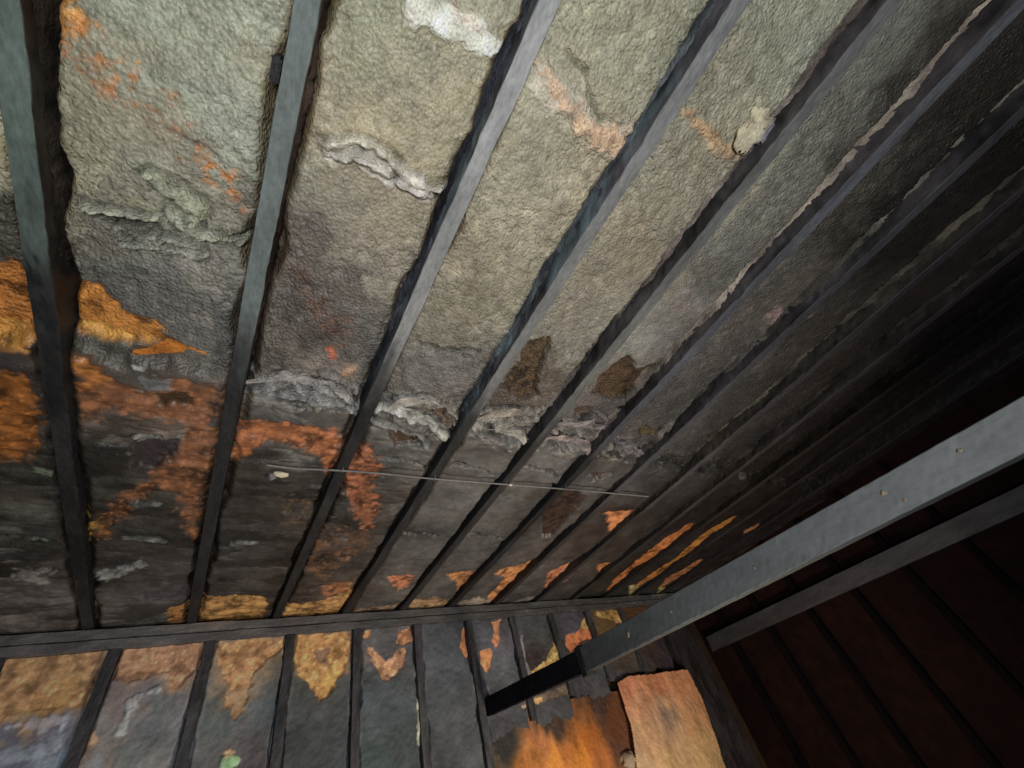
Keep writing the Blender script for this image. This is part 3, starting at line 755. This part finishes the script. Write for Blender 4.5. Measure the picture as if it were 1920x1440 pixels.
wall_marks = [
 ([(10,1225),(200,1215),(185,1290),(160,1325),(90,1325),(0,1350),(-30,1350)], (162,122,82), .8, .006, .010, .012),
 ([(130,1270),(145,1275),(130,1318),(100,1330),(60,1345),(50,1335),(100,1310)], (235,190,110), .6, .0, .02, .008),
 ([(-20,1400),(70,1392),(120,1370),(110,1400),(60,1430),(-20,1445)], (112,120,128), .6, -.008, .012, .010),
 ([(20,1365),(70,1335),(140,1340),(150,1350),(80,1365)], (120,116,122), .7, -.006, .012, .010),
 ([(222,1212),(385,1202),(375,1240),(358,1262),(340,1285),(318,1285),(315,1260),(290,1265),(250,1280),(208,1275)], (166,124,94), .9, .008, .008, .008),
 ([(298,1282),(270,1300),(240,1315),(235,1340),(265,1315),(295,1300)], (150,150,150), .9, -.008, .012, .008),
 ([(235,1340),(245,1330),(235,1370),(220,1378)], (130,132,128), .8, -.004, .01, .008),
 ([(170,1368),(185,1370),(178,1400),(150,1440),(135,1440)], (150,118,94), .8, .0, .01, .01),
 ([(402,1206),(535,1196),(530,1215),(500,1238),(480,1262),(470,1300),(460,1338),(440,1345),(425,1325),(430,1290),(412,1250)], (156,116,76), .9, .008, .008, .008),
 ([(430,1290),(478,1280),(472,1320),(455,1345),(435,1330)], (122,106,84), .7, .0, .01, .01),
 ([(415,1420),(445,1418),(450,1428),(430,1450),(410,1450)], (170,215,150), .95, -.008, .006, .006),
 ([(420,1408),(440,1405),(442,1416),(420,1418)], (190,160,120), .9, -.004, .006, .006),
 ([(555,1194),(665,1184),(662,1210),(640,1262),(618,1300),(600,1312),(585,1295),(560,1270),(552,1235)], (166,122,70), .95, .008, .007, .007),
 ([(565,1255),(580,1280),(575,1288),(562,1270)], (235,195,110), .8, 0, .008, .006),
 ([(595,1275),(620,1250),(640,1240),(625,1290),(600,1312)], (170,132,66), .7, 0, .01, .008),
 ([(590,1220),(618,1215),(612,1240),(596,1245)], (92,76,66), .7, .004, .01, .008),
 ([(678,1186),(698,1184),(694,1195),(682,1196)], (165,115,75), .95, .004, .006, .006),
 ([(746,1180),(774,1177),(772,1200),(758,1212),(742,1204)], (162,108,74), .95, .006, .006, .006),
 ([(688,1212),(700,1215),(722,1240),(735,1232),(748,1215),(760,1215),(758,1240),(742,1268),(725,1276),(708,1262),(692,1235)], (168,122,88), .95, .008, .006, .006),
 ([(870,1178),(876,1190),(882,1235),(872,1232),(862,1215),(864,1190)], (186,122,80), .95, .008, .004, .004),
 ([(778,1280),(784,1280),(789,1340),(788,1395),(783,1395)], (175,168,138), .85, -.006, .006, .004),
 ([(922,1165),(940,1162),(935,1185),(938,1200),(930,1216),(922,1205),(926,1185)], (170,112,74), .95, .006, .004, .004),
 ([(902,1222),(918,1215),(925,1225),(922,1248),(912,1258),(900,1245)], (190,124,72), .95, .006, .004, .004),
 ([(904,1238),(910,1234),(913,1242),(907,1248)], (255,220,140), .9, .0, .003, .003),
 ([(995,1260),(1022,1242),(1036,1212),(1034,1165),(1040,1170),(1054,1232),(1040,1246),(998,1266)], (150,122,62), .95, .008, .004, .004),
 ([(1030,1240),(1040,1220),(1046,1226),(1034,1242)], (240,220,130), .9, 0, .003, .003),
 ([(1010,1246),(1020,1240),(1022,1246),(1012,1252)], (230,200,120), .8, 0, .003, .003),
 ([(1062,1192),(1080,1185),(1094,1165),(1104,1150),(1110,1160),(1112,1195),(1090,1205),(1070,1224),(1060,1208)], (160,92,50), .95, .008, .004, .004),
 ([(1092,1165),(1104,1150),(1109,1170),(1100,1180),(1092,1175)], (240,205,120), .9, .0, .004, .004),
 ([(1114,1152),(1120,1146),(1164,1144),(1170,1160),(1168,1170),(1130,1158)], (120,92,44), .9, .006, .006, .006),
 ([(1122,1148),(1130,1146),(1130,1154),(1122,1155)], (245,205,120), .8, .0, .003, .003),
 ([(1155,1160),(1168,1158),(1168,1170),(1155,1170)], (210,170,100), .8, .0, .003, .003),
 ([(980,1318),(1070,1280),(1072,1300),(1030,1312),(985,1328)], (100,84,66), .9, .004, .004, .004),
 ([(1000,1315),(1015,1308),(1018,1318),(1004,1322)], (210,168,100), .85, .0, .004, .004),
 ([(976,1322),(990,1316),(990,1324),(980,1330)], (190,160,120), .8, .0, .004, .004),
 ([(1066,1278),(1070,1276),(1076,1305),(1070,1306)], (170,140,120), .8, -.004, .003, .003),
 ([(974,1190),(980,1190),(990,1245),(1003,1280),(996,1282),(984,1250)], (122,116,112), .8, -.005, .003, .003),
 ([(650,1178),(668,1176),(662,1440),(655,1440)], (78,76,76), .5, 0, .006, .006),
 ([(900,1290),(912,1284),(914,1300),(902,1304)], (100,96,94), .7, 0, .006, .006),
]
for k in range(len(wall_marks)):
    outline, c, a, dz, en, so = wall_marks[k]
    P = np.array([at_y(x, y, YP)[[0, 2]] for x, y in outline])
    cen = P.mean(0)
    wall_marks[k] = (P, refl(c, falloff(cen[0], YP, cen[1], (0, -1, 0)), .8), a, dz, en, so)
def wall_panel(i, xl, xr, z0, z1, label):
    st = 0.005
    xs = np.linspace(xl, xr, int((xr - xl) / st)); zs = np.linspace(z0, z1, int((z1 - z0) / st))
    X, Z = np.meshgrid(xs, zs)
    u = np.abs((X - xl) / (xr - xl) * 2 - 1)
    Y = YP + 0.006 * fbm(X, Z, 5, 4, 400) + 0.0022 * fbm(X, Z, 50, 2, 410) + 0.030 * sstep(0.93, 1.0, u + 0.05 * fbm(Z, 0 * Z + i, 12, 3, 415)) - 0.004 * u ** 4
    low = 1 - sstep(0, 0.06, Z - z0)
    Z = Z + low * 0.022 * fbm(X, 0 * X, 14, 4, 470 + i)
    nx_ = 0.03 * fbm(X, Z, 12, 4, 420); nz_ = 0.03 * fbm(X, Z, 12, 4, 430)
    C = spread(X + 2 * nx_, Z + 2 * nz_, WP[:, [0, 2]], WA, 0.16)
    C = C * (1 + 0.22 * fbm(X, Z, 9, 4, 440))[..., None]
    pale = (sstep(0.88, 0.95, u) * sstep(-.2, .5, fbm(Z, 0 * Z + 5 * i, 7, 3, 445)))[..., None] * 0.5
    C = C * (1 + pale)
    jag = fbm(X, Z, 34, 3, 450)
    for (P, c, a, dz, en, so) in wall_marks:
        lo, hi = P.min(0) - 0.06, P.max(0) + 0.06
        if hi[0] < xl or lo[0] > xr: continue
        sel = (X > lo[0]) & (X < hi[0]) & (Z > lo[1]) & (Z < hi[1])
        if not sel.any(): continue
        sd = poly_sd(X[sel] + 0.25 * nx_[sel], Z[sel] + 0.25 * nz_[sel], P)
        mk = sstep(-so * 0.5, so * 0.5, sd + en * 1.2 * jag[sel]) * a
        cs = (c * 0.84 + 0.16 * c.mean()) * (np.array([1.02, 0.93, 0.85]) if c[0] > 1.6 * c[2] else 1.0)
        vary = (1 + 0.35 * fbm(X[sel], Z[sel], 40, 3, 460))[:, None]
        if c[0] > 1.8 * c[2] and so > .004:
            vary = vary * (1 - 0.5 * sstep(0.0, 0.9, fbm(X[sel], Z[sel], 20, 4, 465)))[:, None] * (1 + 0.6 * sstep(0.3, 0.8, fbm(X[sel], Z[sel], 60, 2, 467)))[:, None]
        C[sel] = C[sel] * (1 - mk[:, None]) + mk[:, None] * cs * vary
        Y[sel] += dz * mk
    me = grid_mesh('wall_insulation', X, Y, Z, np.clip(C, 0.004, 0.85), True, False)
    return tag(link('wall_insulation', me, M_WALL), label, 'insulation', 'foam panels between the far wall studs')
panel_labels = [
 'wall panel with broad tan orange top and bluish streaks in the lower left corner',
 'wall panel with tan top and a whitish smear, second from left',
 'wall panel with a tongue shaped tan stain and a pale green blob at the bottom',
 'wall panel with the bright pointed orange stain under the plate',
 'grey wall panel with a heart shaped orange stain',
 'grey wall panel with one slim orange fleck at its upper right',
 'grey wall panel with two small orange flecks, cut off by the charred beam end',
 'brownish wall panel with a glossy golden lower corner above the charred beam',
 'wall panel with a rusty patch and bright cream spot, just above the beam joint',
 'small golden brown wall panel just above the grey beam',
 'dark wall panel at the right end of the far wall, mostly behind the grey beam',
]
sx2 = SX + [3.22]
for i in range(len(SX)):
    xl, xr = sx2[i] + 0.021, sx2[i + 1] - 0.021
    wall_panel(i, xl, xr, -1.0 if i < 6 else (0.30 if i < 8 else (0.385 if i == 8 else 0.44)), 0.912, panel_labels[i])

# raw orange boarding low on the wall, and the tan board beside it
def board(name, place_y, outline, pts, label, cat, seed, thick, edge_noise=0.007):
    P = np.array([at_y(x, y, place_y)[[0, 2]] for x, y in outline])
    PP, PA = reflectance(pts, lambda a, b: at_y(a, b, place_y), (0, -1, 0))
    lo, hi = P.min(0), P.max(0)
    st = 0.005
    X, Z = np.meshgrid(np.arange(lo[0] - .02, hi[0] + .02, st), np.arange(lo[1] - .02, hi[1] + .02, st))
    Y = place_y + 0.006 * fbm(X * 1.2, Z * 0.8, 6, 3, seed) + 0.002 * fbm(X, Z, 50, 2, seed + 1)
    n1 = 0.05 * fbm(X * 1.6, Z * .6, 9, 4, seed + 2)
    C = spread(X + n1, Z + n1, PP[:, [0, 2]], PA, 0.09)
    C = C * (1 + 0.22 * fbm(X * 2, Z * .7, 8, 4, seed + 3))[..., None]
    sd = poly_sd(X, Z, P) + edge_noise * fbm(X, Z, 9, 4, seed + 4)
    Y = np.where(sd > 0, Y, Y)
    me = grid_mesh(name, X, Y, Z, np.clip(C, .004, .85), True, False)
    bm = bmesh.new(); bm.from_mesh(me); bm.verts.ensure_lookup_table()
    out = [v for v, s in zip(bm.verts, sd.ravel()) if s < 0]
    bmesh.ops.delete(bm, geom=out, context='VERTS')
    ret = bmesh.ops.extrude_face_region(bm, geom=bm.faces[:])
    for v in [g for g in ret['geom'] if isinstance(g, bmesh.types.BMVert)]: v.co.y += thick
    bmesh.ops.recalc_face_normals(bm, faces=bm.faces)
    for f in bm.faces: f.smooth = True
    bm.to_mesh(me); bm.free()
    return tag(link(name, me, M_WALL), label, cat)
board('raw_foam', YW + 0.036, [(905,1340),(1180,1290),(1200,1460),(1200,1800),(905,1800)],
      [(950,1390,(52,46,42)),(1040,1365,(62,46,36)),(1090,1345,(120,72,36)),(1120,1330,(58,40,32)),(1150,1350,(86,48,26)),(940,1425,(88,70,50)),(1000,1420,(190,118,58)),(1010,1400,(170,104,62)),(1060,1400,(180,106,50)),(1090,1430,(215,132,52)),(1040,1440,(222,140,60)),(1130,1420,(160,92,44)),(1160,1400,(84,52,36)),(1100,1390,(160,88,34)),(980,1445,(150,88,40)),(1050,1520,(200,125,50)),(1170,1440,(120,76,44))],
      'blurry glowing orange raw foam low on the far wall under the charred beam end', 'insulation', 500, 0.03)
board('tan_board', YW - 0.020, [(1158,1280),(1180,1266),(1230,1262),(1288,1254),(1318,1310),(1352,1410),(1420,1640),(1240,1700),(1200,1480),(1184,1360)],
      [(1180,1290,(170,108,76)),(1230,1280,(160,100,66)),(1280,1275,(140,92,60)),(1200,1330,(186,132,94)),(1250,1330,(196,144,98)),(1300,1330,(170,120,80)),(1220,1380,(186,140,98)),(1280,1390,(184,142,98)),(1320,1400,(170,130,84)),(1210,1425,(190,150,110)),(1260,1430,(196,152,100)),(1330,1435,(180,140,92)),(1250,1345,(120,94,76))],
      'tan scorched board standing right of the glowing orange foam', 'board', 540, 0.012, 0.003)
p = at_y(1180, 1425, YW + 0.01)
def lump(name, c, r, seed, mat, parent=None, squash=(1, 1, 1), sub=3, amp=0.35):
    bm = bmesh.new(); bmesh.ops.create_icosphere(bm, subdivisions=sub, radius=1)
    P = np.array([v.co[:] for v in bm.verts])
    n = fbm(P[:, 0] + seed, P[:, 1], 1.6, 3, seed, z=P[:, 2])
    for v, k in zip(bm.verts, n):
        q = v.co * (1 + amp * k) * r
        v.co = Vector((c[0] + q.x * squash[0], c[1] + q.y * squash[1], c[2] + q.z * squash[2]))
    for f in bm.faces: f.smooth = True
    me = bpy.data.meshes.new(name); bm.to_mesh(me); bm.free()
    return link(name, me, mat, parent)
tag(lump('foam_lump', p, 0.055, 5, M_CHIP, squash=(1.1, .6, .8)), 'small tan lump stuck at the left foot of the tan board', 'lump')

# ------------------------------------------------------------------ grey beam and the rail of the right wall
XB = 1.445
def paint_beam(P, face, S, nz, nf):
    pale = sstep(0.1, 0.8, nz)[..., None]
    c = np.array([.215, .227, .238]) * (1 + 0.12 * nz + .05 * nf)[..., None]
    c = c * (1 - .15 * pale) * ((1 - 0.25 * sstep(0.0, 1.3, P[..., 1])) * (1 - 0.40 * sstep(1.0, 1.6, P[..., 1] + 0.1 * nz)))[..., None]  # light falloff put into the colour, darker towards the far wall
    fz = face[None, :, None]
    return np.where(fz == 3, c, np.where(fz == 0, c * .35, c * .3))  # underside and other faces painted darker, as if lit from the left
def beam_pt(px, py): return at_x(px, py, XB)
a0 = beam_pt(1920, 850); a1 = beam_pt(1180, 1220); a1 = a0 + (a1 - a0) * 1.235     # lower edge
t0 = beam_pt(1920, 740)
hgt = 0.098
d = (a1 - a0) / np.linalg.norm(a1 - a0)
st = a0 - d * 1.3
W = 0.05
bo = bpy.data.objects.new('hanging_beam', None); col.objects.link(bo)
tag(bo, 'smooth bluish grey timber beam crossing the lower right, its far end charred black', 'beam')
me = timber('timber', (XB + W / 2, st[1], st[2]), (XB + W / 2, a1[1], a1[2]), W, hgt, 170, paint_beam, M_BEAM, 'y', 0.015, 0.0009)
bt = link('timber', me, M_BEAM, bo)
e1 = beam_pt(905, 1345)
def paint_char(P, face, S, nz, nf): return np.array([.010, .010, .014]) * np.clip(1 + .4 * nz, .3, 2)[..., None]
me = timber('charred_end', (XB + W / 2 + 0.006, a1[1] - 0.01, a1[2] + 0.004), (XB + W / 2 + 0.006, YW + 0.02, 0.395), W * 0.9, 0.088, 171, paint_char, M_WOOD, 'y', 0.012, 0.0025)
sp_ = np.array([XB, a1[1] - 0.012, a1[2]])
bm = bmesh.new(); bmesh.ops.create_cube(bm, size=1)
for v in bm.verts: v.co = Vector((XB + W / 2 + v.co.x * (W + 0.012), sp_[1] + v.co.y * 0.035, sp_[2] + hgt / 2 - 0.004 + v.co.z * (hgt + 0.020)))
bmesh.ops.bevel(bm, geom=bm.edges[:], offset=0.003, segments=2, affect='EDGES')
sm_ = bpy.data.meshes.new('joint_strap'); bm.to_mesh(sm_); bm.free()
link('joint_strap', sm_, M_CHAR, bo)
ce = link('charred_end', me, M_SOOT, bo); ce['label'] = 'black charred far end of the beam'
for k, (px, py, r) in enumerate(((1657,925,.0065),(1697,938,.0045),(1800,845,.0045),(1415,1065,.005),(1258,1147,.0045),(1178,1190,.008))):
    q = beam_pt(px, py)
    lump('chip', (XB - 0.001, q[1], q[2]), r, 20 + k, M_CHIP, bo, (.35, 1, 1), 2, .8)

def paint_rail(P, face, S, nz, nf):
    fz = face[None, :, None]
    c = np.array([.125, .12, .13]) * (1 - 0.6 * sstep(-0.2, 2.6, P[..., 1]))[..., None] * np.clip(1 + .3 * nz, .3, 2)[..., None]  # fading light painted in: the rail darkens towards the room corner
    return np.where(fz == 3, c, c * .3)  # shade painted on every face but the room side
r0 = at_x(1920, 960, XR); r1 = at_x(1330, 1225, XR)
dr = (r1 - r0) / np.linalg.norm(r1 - r0)
rs = r0 - dr * 2.2; rk = (YW - 0.002 - rs[1]) / dr[1]; re = rs + dr * rk
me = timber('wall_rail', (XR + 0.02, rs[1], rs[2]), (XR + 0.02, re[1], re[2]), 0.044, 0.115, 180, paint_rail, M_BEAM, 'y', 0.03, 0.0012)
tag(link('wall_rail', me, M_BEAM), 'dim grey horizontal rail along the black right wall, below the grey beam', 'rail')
# uprights of the right wall
yk = YW - 0.16
k = 0
near_lab = ['black upright of the right wall, nearest the room corner', 'second black upright of the right wall from the room corner', 'third black upright of the right wall from the room corner', 'fourth black upright of the right wall from the room corner', 'fifth black upright of the right wall from the room corner', 'sixth black upright of the right wall, lost in deep shadow']
while k < 6:
    y = YW - 0.20 - 0.36 * k
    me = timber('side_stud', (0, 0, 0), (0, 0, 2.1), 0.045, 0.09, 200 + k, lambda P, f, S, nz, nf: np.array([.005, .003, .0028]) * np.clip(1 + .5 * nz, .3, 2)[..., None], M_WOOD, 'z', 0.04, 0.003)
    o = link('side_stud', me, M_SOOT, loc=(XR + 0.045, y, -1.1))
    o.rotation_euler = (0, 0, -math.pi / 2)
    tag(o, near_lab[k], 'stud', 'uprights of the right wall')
    k += 1

# ------------------------------------------------------------------ torn facing flaps along the ledge
def flap(parent, path_px, drop, colour, seed, z0=1.03, width=0.06):
    pts = [at_z(x, y, z0) for x, y in path_px]
    e = np.mean([falloff(p[0], p[1], z0, (0, 0, -1)) for p in pts], axis=0)
    base = refl(colour, e)
    def prof(tt, C0, t):
        m = 10
        a = np.linspace(0, 1, m)[None, :]
        amp = (np.sin(tt * math.pi) ** 0.6 * (0.65 + 0.5 * np.abs(fbm(t + seed, 0 * t, 14, 3, 600 + seed))))[:, None]
        wv = 0.012 * fbm(t[:, None] + 0 * a, 0.10 * a, 18, 4, 610 + seed)
        ang = a * (1.25 + 0.3 * np.sin(t * 60 + seed))[:, None]
        yy = C0[:, 1:2] + 0.018 - width * np.sin(ang) * amp
        zz = C0[:, 2:3] + 0.012 - drop * (1 - np.cos(ang)) * amp * 0.6 + wv * 0.5
        xx = C0[:, 0:1] + wv
        return np.stack([xx + 0 * a, yy + wv * a, zz], -1)
    def colf(V, tt):
        n = fbm(V[..., 0], V[..., 1], 30, 4, 620 + seed)
        return base * np.clip(1 + .45 * n, .3, 1.8)[..., None]
    me = ribbon('torn_facing', M_CRUST, pts, prof, colf, seed, 0.005)
    o = link('torn_facing', me, M_CRUST, parent)
    so = o.modifiers.new('thick', 'SOLIDIFY'); so.thickness = 0.0015
    return o
flap(bays[2], [(462,716),(520,712),(560,712),(600,725),(640,742),(672,760)], .022, (132,126,120), 1)
flap(bays[2], [(560,735),(600,745),(640,765),(672,778)], .016, (126,124,122), 2, 1.03)
flap(bays[3], [(718,768),(760,762),(800,755),(830,760)], .022, (150,142,130), 3)
flap(bays[3], [(745,762),(780,782),(820,805),(850,826)], .026, (160,156,142), 4, 1.03)
flap(bays[4], [(895,785),(930,782),(980,778),(1020,772)], .018, (142,130,116), 5)
flap(bays[4], [(905,812),(940,812),(980,825),(1006,838)], .024, (148,140,128), 6, 1.03)
flap(bays[5], [(1050,795),(1090,800),(1130,805),(1160,800)], .018, (130,118,112), 7)
flap(bays[5], [(1030,820),(1070,828),(1110,845)], .020, (140,122,114), 8, 1.03)
flap(bays[6], [(1165,830),(1195,848),(1215,855)], .016, (100,92,90), 9)
flap(bays[1], [(262,662),(300,658),(345,656),(386,660)], .020, (200,124,54), 10, 1.035, .05)
flap(bays[1], [(275,684),(310,692),(350,700),(390,712)], .014, (222,150,62), 11, 1.035, .03)
flap(bays[3], [(760,690),(800,672),(850,668),(900,672)], .012, (112,104,98), 13, 1.04, .03)
flap(bays[2], [(612,262),(655,258),(700,268),(722,285)], .012, (186,182,164), 14, 1.045, .02)
flap(bays[2], [(690,305),(740,325),(790,345),(828,352)], .012, (176,168,158), 15, 1.045, .02)

# ------------------------------------------------------------------ wooden block, wire and knob
c = at_z(1418, 255, 1.045)
o = lump('wood_block', (0, 0, 0), 0.05, 33, M_CRUST, None, (.95, .95, .55), 4, .55)
me = o.data
Pc = np.array([v.co[:] for v in me.vertices])
Pc += (0.006 * fbm(Pc[:, 0], Pc[:, 1], 40, 3, 707, z=Pc[:, 2]))[:, None] * Pc / np.linalg.norm(Pc, axis=1)[:, None]
Pc[:, 2] = np.maximum(Pc[:, 2], -0.016 + 0.10 * Pc[:, 0])
me.vertices.foreach_set('co', Pc.astype(np.float32).ravel())
nn = fbm(Pc[:, 0], Pc[:, 1], 30, 4, 705)
rim = sstep(0.012, 0.035, Pc[:, 0])[:, None]
cc = np.array([.60, .52, .37]) * np.clip(1 + .6 * nn, .25, 1.4)[:, None]
set_col(me, np.clip(cc * (1 - rim) + rim * np.array([.30, .29, .34]), .01, .8))
o.location = (JX[4] - JW / 2 - 0.043, c[1], 1.042)
tag(o, 'pale splintered wooden block wedged against the joist below the orange scar', 'block')

def tube(name, pts, r, mat, res=10):
    cu = bpy.data.curves.new(name, 'CURVE'); cu.dimensions = '3D'; cu.bevel_depth = r; cu.bevel_resolution = 3
    sp = cu.splines.new('NURBS'); sp.points.add(len(pts) - 1); sp.use_endpoint_u = True; sp.order_u = 3
    for q, p in zip(sp.points, pts): q.co = (*p, 1)
    tmp = bpy.data.objects.new('tmp', cu); col.objects.link(tmp)
    dg = bpy.context.evaluated_depsgraph_get(); dg.update()
    me = bpy.data.meshes.new_from_object(tmp.evaluated_get(dg))
    bpy.data.objects.remove(tmp); me.name = name
    me.materials.clear(); me.materials.append(mat)
    for f in me.polygons: f.use_smooth = True
    return me
wp = [(500,872),(530,876),(560,879),(640,882),(720,888),(800,897),(880,903),(960,909),(1060,917),(1140,924),(1215,931)]
pts = []
for k, (x, y) in enumerate(wp):
    q = at_z(x, y, 0.990 - 0.004 * math.sin(k * 1.7)); pts.append(q)
wo = link('wire', tube('wire', pts, 0.0038, M_WIRE), M_WIRE)
tag(wo, 'thin pale wire strung across under the joists', 'wire')
for k in (2, 3, 4, 5):      # staples holding the wire under the joists it crosses
    w = np.array(pts); j = int(np.argmin(np.abs(w[:, 0] - JX[k])))
    wy = float(np.interp(JX[k], w[:, 0], w[:, 1])); wz = float(np.interp(JX[k], w[:, 0], w[:, 2]))
    link('staple', tube('staple', [(JX[k], wy - 0.009, 1.001), (JX[k], wy - 0.008, wz - 0.006), (JX[k], wy + 0.008, wz - 0.006), (JX[k], wy + 0.009, 1.001)], 0.0018, M_WIRE), M_WIRE, wo)
q = at_z(958, 909, 0.985)
lump('wire_tag', q, 0.008, 41, M_CREAM, wo, (1.3, .7, .7), 2, .3)
q = at_z(518, 893, 1.0)
kn = bpy.data.objects.new('pale_knob', None); col.objects.link(kn); kn.location = q
tag(kn, 'small cream knob hanging beside the left end of the wire', 'knob')
lump('knob_head', (0.012, -0.014, 0), 0.017, 44, M_CREAM, kn, (1.4, .8, .6), 3, .3)
lump('knob_stem', (-0.012, 0.022, 0.02), 0.013, 45, M_WIRE, kn, (1, .8, 1.6), 3, .3)
